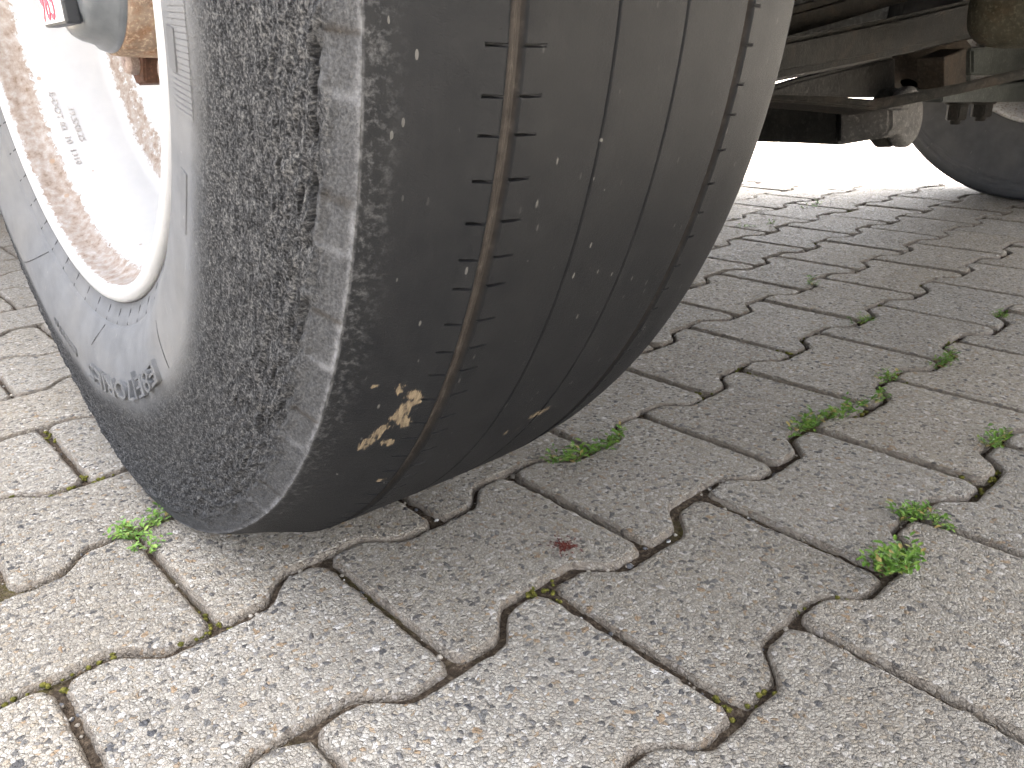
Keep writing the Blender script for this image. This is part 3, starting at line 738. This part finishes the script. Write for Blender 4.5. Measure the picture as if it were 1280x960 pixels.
# ---- far wheel on the same axle
FC = TC+Vector((math.cos(TROT), math.sin(TROT), 0))*2.275
WF = Matrix.Translation(FC) @ Matrix.Rotation(TROT, 4, 'Z') @ Matrix.Scale(1, 4)
farm = tyre_mesh('tyre', 160, False)
WF2 = Matrix.Translation(FC) @ Matrix.Rotation(TROT+math.pi, 4, 'Z')
ft = vlink('tyre', farm, M_RUB, WF2); parent_w[ft.name] = WF2
tag(ft, 'tyre on the opposite end of the axle, seen from its inner side')
fr = vlink('wheel_rim', rim.data, None, WF2); parent_w[fr.name] = WF2
vsub('rim_barrel', bpy.data.meshes['rim_barrel'], None, fr, WF2)
V, F = lathe([(-.012, .02), (-.012, .185), (.09, .185), (.10, .18), (.10, .05), (.16, .05), (.16, .02)], 64)
drum_me = pyd('brake_drum', V, F); drum_me.materials.append(M_DARK)
vlink('brake_drum', drum_me, None, WF2)
vlink('brake_drum', drum_me, None, WM)

# ---- running gear: every piece set at a real depth under the floor
UX, UY, UZ = Vector((1, 0, 0)), Vector((0, 1, 0)), Vector((0, 0, 1))
def px_bar(name, stations, mat, plane, depth_vec, bev=.004):
    """stations: (px, top py, bottom py) on the face lying in plane; depth_vec: thickness away from camera"""
    secs = []
    for s in stations:
        px, t, b = s[:3]; pl = s[3] if len(s) > 3 else plane
        f = (lambda p, q: aty(p, q, pl[1])) if pl[0] == 'y' else (lambda p, q: atx(p, q, pl[1]))
        a, c = f(px, t), f(px, b)
        secs.append([a, c, c+depth_vec, a+depth_vec])
    return vlink(name, loft_mesh(name, secs, bev), mat)
# lower longitudinal arm with bush block and eye, near side of the axle
DX = Vector((.07, .0, 0))
px_bar('trailing_arm', [(880, 122, 174), (930, 128, 177), (1000, 131, 179), (1046, 133, 181.5), (1049, 134, 180)], M_ARM, ('x', .66), DX, .004)
px_bar('bush_block', [(1049.5, 134, 179), (1080, 133, 176), (1104, 132, 173), (1112, 134, 166), (1114, 140, 158)], M_BUSH, ('x', .64), Vector((.05, 0, 0)), .004)
e1, e2, e3 = atx(1098, 148, .70), atx(1121, 147, .70), atx(1140, 146, .70)
es = (e1-CAM).dot(FW)/CF
vlink('eye_ring', tube_mesh('eye_ring', e1, e2-(e2-e1)*.03, 35*es, 40), M_ARM2)
vlink('arm_eye', tube_mesh('arm_eye', e2, e3, 35.5*es, 40), M_BUSH)
# flat strap below the beam
px_bar('strap', [(900, 112, 121, ('x', .50)), (962, 118, 126, ('x', .52)), (1040, 120, 132, ('x', .55)), (1092, 124, 137, ('x', .57)), (1106, 122, 136, ('x', .575)), (1200, 104, 117, ('x', .62)), (1300, 80, 94, ('x', .68))], M_ARM2, ('x', .55), Vector((.030, .040, -.008)), .002)
# rising cross beam (stout box) from the near hub to the far side
px_bar('cross_beam', [(800, 82, 142), (968, 50, 97), (1000, 44, 92), (1120, 20, 68), (1235, -6, 42), (1330, -22, 22)], M_ARM, ('y', .20), Vector((-.004, .095, -.022)), .010)
px_bar('dark_filler_bar', [(850, 128, 142), (960, 112, 124), (1000, 99, 120), (1060, 84, 122), (1120, 70, 122)], M_DARK, ('y', .36), Vector((0, .03, 0)), .006)  # added dark filler bar, closes the bright gap between beam and strap
px_bar('upper_rod', [(800, 48, 92), (985, 12, 47), (1060, -8, 25), (1140, -36, 1), (1300, -88, -50)], M_ARM2, ('y', .30), Vector((0, .04, 0)), .012)
# air-spring piston bracket under the beam
p0 = aty(1165, 62, .34); p1 = aty(1142, 116, .34)
V, F = lathe([(0, .02), (0, .105), (.004, .112), (.03, .104), (.060, .086), (.085, .060), (.092, .02)], 40)
Wb = Matrix.Translation(p0+Vector((0, .02, .0))) @ (p1-p0).to_track_quat('X', 'Z').to_matrix().to_4x4()
vlink('spring_piston', pyd('spring_piston', V, F), M_BRKT, Wb)
px_bar('bracket_plate', [(1180, 72, 112), (1195, 66, 111), (1208, 60, 110)], M_BRKT, ('y', .20), Vector((.012, .06, 0)), .002)
px_bar('seat_block', [(1216, 60, 94), (1250, 58, 94), (1330, 56, 92)], M_GREY, ('y', .24), Vector((0, .09, 0)), .006)
px_bar('support_leg', [(1188, 70, 116), (1200, 62, 116), (1214, 60, 116)], M_GREY, ('y', .27), Vector((0, .05, 0)), .004)
px_bar('spring_seat_plate', [(1178, 112, 128), (1240, 106, 127.5), (1340, 98, 127)], M_GREY, ('y', .20), Vector((.0, .10, 0)), .003)
def ubolt(px, py0, py1):
    a = aty(px, py0, .23); s = (a-CAM).dot(FW)/CF
    d = vlink('spring_bolt', tube_mesh('spring_bolt', a+UZ*.05, Vector((a.x, a.y, a.z-(py1-py0)*s)), 6.2*s, 16), M_ARM2)
    parent_w[d.name] = Matrix.Identity(4)
    bm = bmesh.new()
    bmesh.ops.create_cone(bm, cap_ends=True, segments=6, radius1=12.5*s, radius2=12.5*s, depth=(py1-py0-5)*s, matrix=Matrix.Translation((a.x, a.y, a.z-(py1-py0-5)*s/2)))
    bmesh.ops.bevel(bm, geom=bm.edges[:], offset=1.2*s, segments=2, affect='EDGES')
    vsub('nut', bm2me('nut', bm), M_ARM2, d, Matrix.Identity(4))
    vsub('washer', tube_mesh('washer', a+UZ*2*s, a-UZ*2.0*s, 15*s, 24), M_ARM2, d, Matrix.Identity(4))
ubolt(1198, 129, 154); ubolt(1229, 128, 150)
# rounded housing in the top right
hc = aty(1288, 0, .02)
bm = bmesh.new(); bmesh.ops.create_uvsphere(bm, u_segments=40, v_segments=24, radius=1)
for v in bm.verts:
    q = v.co.copy(); f = lambda t: math.copysign(abs(t)**.62, t)
    v.co = hc+Vector((f(q.x)*.075, f(q.y)*.09, f(q.z)*.078))
vlink('axle_housing', bm2me('axle_housing', bm, True), M_GREY if False else metal_dirty('mossy_cast_iron', (.030, .028, .019), (.065, .062, .047), 30, .85, .003, (.07, .05, .032)))
# grey splash panel behind the beams
vlink('splash_panel', bm2me('splash_panel', beveled_box((.35, .62, .362), (2.40, .64, .97), .004)), M_PANEL)
# true axle tube joining the hubs, cross members, floor and unseen body shell overhead
vlink('axle_tube', tube_mesh('axle_tube', TC+UX*.20+UZ*.10, FC-UX*.20+UZ*.10, .06, 28), M_DARK)
for x0 in (.62, 1.70): vlink('chassis_rail', bm2me('chassis_rail', beveled_box((x0, -.95, .72), (x0+.08, 6.4, .975), .006)), M_DARK)
vlink('floor', bm2me('floor', beveled_box((-.06, -1.0, .98), (2.46, 6.6, 1.06), .01)), M_DARK)
def arch_side(name, x0, x1):
    """body side with round wheel-arch cut-outs"""
    top, bot, yA, yB = 1.75, .64, -1.0, 6.65  # unseen body, top kept low so more sky and bounce light reach the wheel
    pts = [(yA, bot)]
    for yc in (TC.y, 5.0):
        r = .58; a0 = math.asin((bot-.444)/r)
        n = 20
        for i in range(n+1):
            a = math.pi-a0-(math.pi-2*a0)*i/n; pts.append((yc+r*math.cos(a), .444+r*math.sin(a)))
    pts += [(yB, bot), (yB, top), (yA, top)]
    bm = bmesh.new(); f = bm.faces.new([bm.verts.new((x0, y, z)) for y, z in pts])
    ex = bmesh.ops.extrude_face_region(bm, geom=[f]); bmesh.ops.translate(bm, vec=(x1-x0, 0, 0), verts=[v for v in ex['geom'] if isinstance(v, bmesh.types.BMVert)])
    bmesh.ops.recalc_face_normals(bm, faces=bm.faces[:]); bmesh.ops.triangulate(bm, faces=[f for f in bm.faces if len(f.verts) > 4])
    return bm2me(name, bm)
vlink('unseen_side_panel', arch_side('unseen_side_panel', -.10, -.06), M_BODY)
vlink('unseen_side_panel', arch_side('unseen_side_panel', 2.46, 2.50), M_BODY)
vlink('unseen_front_panel', bm2me('unseen_front_panel', beveled_box((-.098, -1.05, .50), (2.498, -1.005, 1.75), .01)), M_BODY)  # unseen, placed and lowered to cut light from the front onto the ground
vlink('unseen_roof', bm2me('unseen_roof', beveled_box((-.12, -1.06, 1.755), (2.52, 6.7, 1.80), .02)), M_BODY)  # unseen, height follows the low body set for the light

# ------------------------------------------------------------------ weeds, moss, grit, litter
def joint_dist(x, y):
    """rough distance to nearest joint and a flag"""
    best = 9
    for r in (math.floor(-y/PT), math.floor(-y/PT)+1):
        best = min(best, abs(y-wave(r, x)))
    r = math.floor(-y/PT+1e-9)
    for rr in (r-1, r, r+1):
        if wave(rr+1, x) <= y <= wave(rr, x):
            ph = (x/L-(.5 if rr % 2 else 0)) % 1; best = min(best, min(ph, 1-ph)*L)
    return best
def blob(V, F, c, r, rg, sq=.7):
    b0 = len(V); n = 5
    V.append(c+Vector((0, 0, r*sq)))
    for j in range(n):
        a = 2*math.pi*(j+rg.random()*.4)/n; q = r*(.8+.4*rg.random()); V.append(c+Vector((math.cos(a)*q, math.sin(a)*q, r*sq*.25*rg.random())))
    for j in range(n):
        a = 2*math.pi*(j+.5)/n; V.append(c+Vector((math.cos(a)*r*.8, math.sin(a)*r*.8, -r*.6)))
    for j in range(n):
        F.append((b0, b0+1+j, b0+1+(j+1) % n)); F.append((b0+1+j, b0+6+j, b0+1+(j+1) % n)); F.append((b0+6+j, b0+6+(j+1) % n, b0+1+(j+1) % n))
rg = random.Random(21)
Vm, Fm, Vg, Fg = [], [], [], []
tries = 0
MOSS_PX = [(668, 738), (945, 870), (875, 495), (985, 440), (1008, 420), (1155, 355), (1230, 595), (1240, 580), (1215, 600), (1255, 545), (1010, 300), (60, 543), (110, 600), (30, 622), (80, 612), (965, 297), (1110, 383), (1080, 397), (1195, 425), (1020, 745), (255, 782), (40, 860), (150, 812), (1185, 440), (1120, 470), (1060, 512)]
MOSS_C = [atz(px, py) for px, py in MOSS_PX]
for n_ in range(90000):
    x, y = rg.uniform(-.32, 1.9), rg.uniform(-.5, 1.5)
    jd = joint_dist(x, y)
    if jd > .0062: continue
    near = min((Vector((x, y, 0))-c_).length for c_ in MOSS_C)
    m = noise.noise((x*4.2, y*4.2, 7))
    z = bedz(x, y) if x < 1.3 and y < 1.05 else -.0105
    if near < .024 or m > .44:
        z0 = max(z, -.0060)+(.0042 if near < .022 else .0016)*rg.random()*(1-jd/.0075)+.0006
        blob(Vm, Fm, Vector((x, y, z0)), rg.uniform(.0012, .0028), rg)
    elif rg.random() < .22 and jd < .0045:
        blob(Vg, Fg, Vector((x, y, z+.0008)), rg.uniform(.0009, .0024) if rg.random() < .93 else rg.uniform(.0028, .0042), rg)
tag(link('joint_moss', pyd('joint_moss', Vm, Fm), M_MOSS), 'yellow green moss cushions growing in the paving joints', 'moss', kind='stuff')
tag(link('joint_grit', pyd('joint_grit', Vg, Fg), M_GRIT), 'loose grit and tiny pebbles lying in the paving joints', 'grit', kind='stuff')

def leaf(V, F, A, base, d, ln, wd, tone):
    d = d.normalized(); s = d.cross(UZ)
    if s.length < .1: s = Vector((1, 0, 0))
    s.normalize(); n = s.cross(d)
    b0 = len(V)
    V += [base, base+d*ln*.35+s*wd*.5+n*wd*.12, base+d*ln*.4-n*wd*.08, base+d*ln*.35-s*wd*.5+n*wd*.12, base+d*ln*.75+s*wd*.38-UZ*ln*.05, base+d*ln*.78-n*wd*.08-UZ*ln*.06, base+d*ln*.75-s*wd*.38-UZ*ln*.05, base+d*ln-UZ*ln*.14]
    F += [(b0, b0+1, b0+2), (b0, b0+2, b0+3), (b0+1, b0+4, b0+5, b0+2), (b0+2, b0+5, b0+6, b0+3), (b0+4, b0+7, b0+5), (b0+5, b0+7, b0+6)]
    A += [tone]*8
def snap(p):
    best = (joint_dist(p.x, p.y), p)
    for i in range(-12, 13):
        for j in range(-12, 13):
            q = Vector((p.x+i*.0025, p.y+j*.0025, 0)); d = max(0, joint_dist(q.x, q.y)-.002)+.15*(q-p).length
            if d < best[0]: best = (d, q)
    return best[1]
def weed(name, label, pix, n, sz, seed, cat='weed'):
    """sprigs rooted along a run of the joint given by pixels"""
    rg = random.Random(seed); pts = [snap(atz(px, py)) for px, py in pix]
    root = empty(name, pts[len(pts)//2]); off = root.location.copy()
    V, F, A = [], [], []; Vs, Fs = [], []
    for q in range(n):
        t = rg.random()*(len(pts)-1); i = min(int(t), len(pts)-2) if len(pts) > 1 else 0
        b = pts[i].lerp(pts[min(i+1, len(pts)-1)], t-i)+Vector((rg.gauss(0, .0028), rg.gauss(0, .0028), -.0035))-off
        a = rg.uniform(0, 6.283); el = rg.uniform(.35, 1.3)
        d = Vector((math.cos(a)*math.cos(el), math.sin(a)*math.cos(el), math.sin(el))); ln = sz*rg.uniform(.5, 1.25)
        tip = b+d*ln; k_ = rg.randint(4, 7)
        sd_ = d.orthogonal().normalized()*.0004; b0 = len(Vs); s2 = d.cross(sd_).normalized()*.0004
        Vs += [b+sd_, b-sd_*.5+s2, b-sd_*.5-s2, tip]; Fs += [(b0, b0+1, b0+3), (b0+1, b0+2, b0+3), (b0+2, b0, b0+3)]
        for j in range(k_):
            p = b.lerp(tip, (j+.6)/k_); aa = a+(1 if j % 2 else -1)*rg.uniform(.5, 1.5)+rg.gauss(0, .3)
            ee = rg.uniform(-.05, .8); dd = Vector((math.cos(aa)*math.cos(ee), math.sin(aa)*math.cos(ee), math.sin(ee)))
            L_ = sz*rg.uniform(.28, .55); leaf(V, F, A, p, dd, L_, L_*rg.uniform(.36, .55), min(1, max(0, rg.gauss(.5, .22))) if rg.random() > .05 else 1.)
    tag(root, label, cat, 'green weeds in the paving joints')
    o = link('foliage', pyd('foliage', V, F, False), M_LEAF, root); tag(o, kind='stuff')
    at = o.data.attributes.new('leaf', 'FLOAT', 'POINT'); at.data.foreach_set('value', A)
    tag(link('stem', pyd('stem', Vs, Fs), M_STEM, root), kind='stuff')
W_ = [('small green weed creeping along the joint beside the torn tyre shoulder', [(148, 668), (165, 664), (185, 655), (212, 646)], 26, .011, 1),
      ('few weed leaves in the short joint below the creeping weed by the tyre', [(168, 668), (176, 676), (186, 685)], 12, .011, 2),
      ('long green weed row in the wavy joint under the tyre tread', [(692, 573), (715, 572), (738, 562), (755, 556), (772, 543)], 46, .012, 3),
      ('bright green weed row filling a bend of the wavy joint', [(984, 543), (1002, 530), (1022, 517), (1045, 512), (1075, 505), (1103, 494)], 52, .013, 4),
      ('small weed sprig just behind the bright green weed row', [(1097, 472), (1106, 468)], 9, .012, 5),
      ('weed tuft spreading over a straight joint, strung out in a line', [(1118, 643), (1135, 642), (1150, 640), (1172, 648), (1190, 655)], 34, .011, 6),
      ('dense round weed tuft where a straight joint meets the wavy one', [(1092, 708), (1108, 706), (1122, 704), (1138, 697)], 44, .014, 7),
      ('weed clump in the joint beside the mossy bend', [(1228, 554), (1240, 549), (1250, 541)], 18, .012, 8),
      ('pale green weed further along, between two moss filled bends', [(1168, 455), (1180, 448), (1196, 441)], 16, .012, 9),
      ('tiny distant weed in the joint by a single paver corner', [(1066, 403), (1082, 397)], 9, .012, 10),
      ('tiny weed spot in a joint near the shaded middle pavers', [(1008, 356), (1016, 352)], 8, .012, 11),
      ('thin strip of weeds in a joint close to the sunlit ground', [(1000, 264), (1015, 260), (1030, 254)], 12, .014, 12),
      ('weed in the joint at the edge of the shade', [(1246, 396), (1256, 391)], 8, .012, 13),
      ('thin strip of weeds near the sunlit ground, next to the bald tyre', [(925, 283), (940, 280), (955, 277)], 10, .014, 14)]
for lab, px, n, sz, sd in W_: weed('weed', lab, px, int(n*1.25), sz*1.25, sd)

# crushed red litter on one paver
kk_ = NT('crushed_red'); M_CR = kk_.fin(kk_.ramp(kk_.noise(500, 3, .6), [(.3, (.07, .012, .008)), (.7, (.17, .035, .02))]), .7)
c0 = atz(706, 684); root = tag(empty('crushed_berry', c0), 'crushed dark red berry smeared on a paver beside the tyre', 'berry')
V, F, A = [], [], []; rg = random.Random(4)
for q in range(150):
    a = rg.uniform(0, 6.283); rr = abs(rg.gauss(0, .0062)); b = Vector((math.cos(a)*rr*1.1, math.sin(a)*rr, .0002+.0016*rg.random()))
    leaf(V, F, A, b, Vector((math.cos(a+rg.gauss(0, .6)), math.sin(a+rg.gauss(0, .6)), rg.uniform(-.1, .35))), rg.uniform(.0015, .0042), .0013, 0)
link('pulp', pyd('pulp', V, F, False), M_CR, root)

# timber edging far behind the wheel, a sliver of it shows left of the tyre
g0 = atz(2, 303)
tim = tag(empty('timber_edging', (g0.x-.7, g0.y+.6, 0)), 'brown timber edging beam on a grey concrete footing behind the wheel', 'edging')
kk_ = NT('brown_timber'); M_TIM = kk_.fin(kk_.ramp(kk_.noise(20, 5, .6, kk_.vscale(kk_.obj, (.15, 1, 3))), [(.3, (.10, .065, .05)), (.7, (.19, .13, .10))]), .8, kk_.bump(kk_.noise(60, 4), .6, .003))
kk_ = NT('grey_footing'); M_FOOT = kk_.fin(kk_.ramp(kk_.noise(25, 5), [(.3, (.20, .23, .22)), (.7, (.30, .33, .31))]), .9)
link('beam', bm2me('beam', beveled_box((-.9, -.08, .05), (.9, .08, .30), .01)), M_TIM, tim)
link('footing', bm2me('footing', beveled_box((-.92, -.10, -.03), (.92, .10, .05), .006)), M_FOOT, tim)
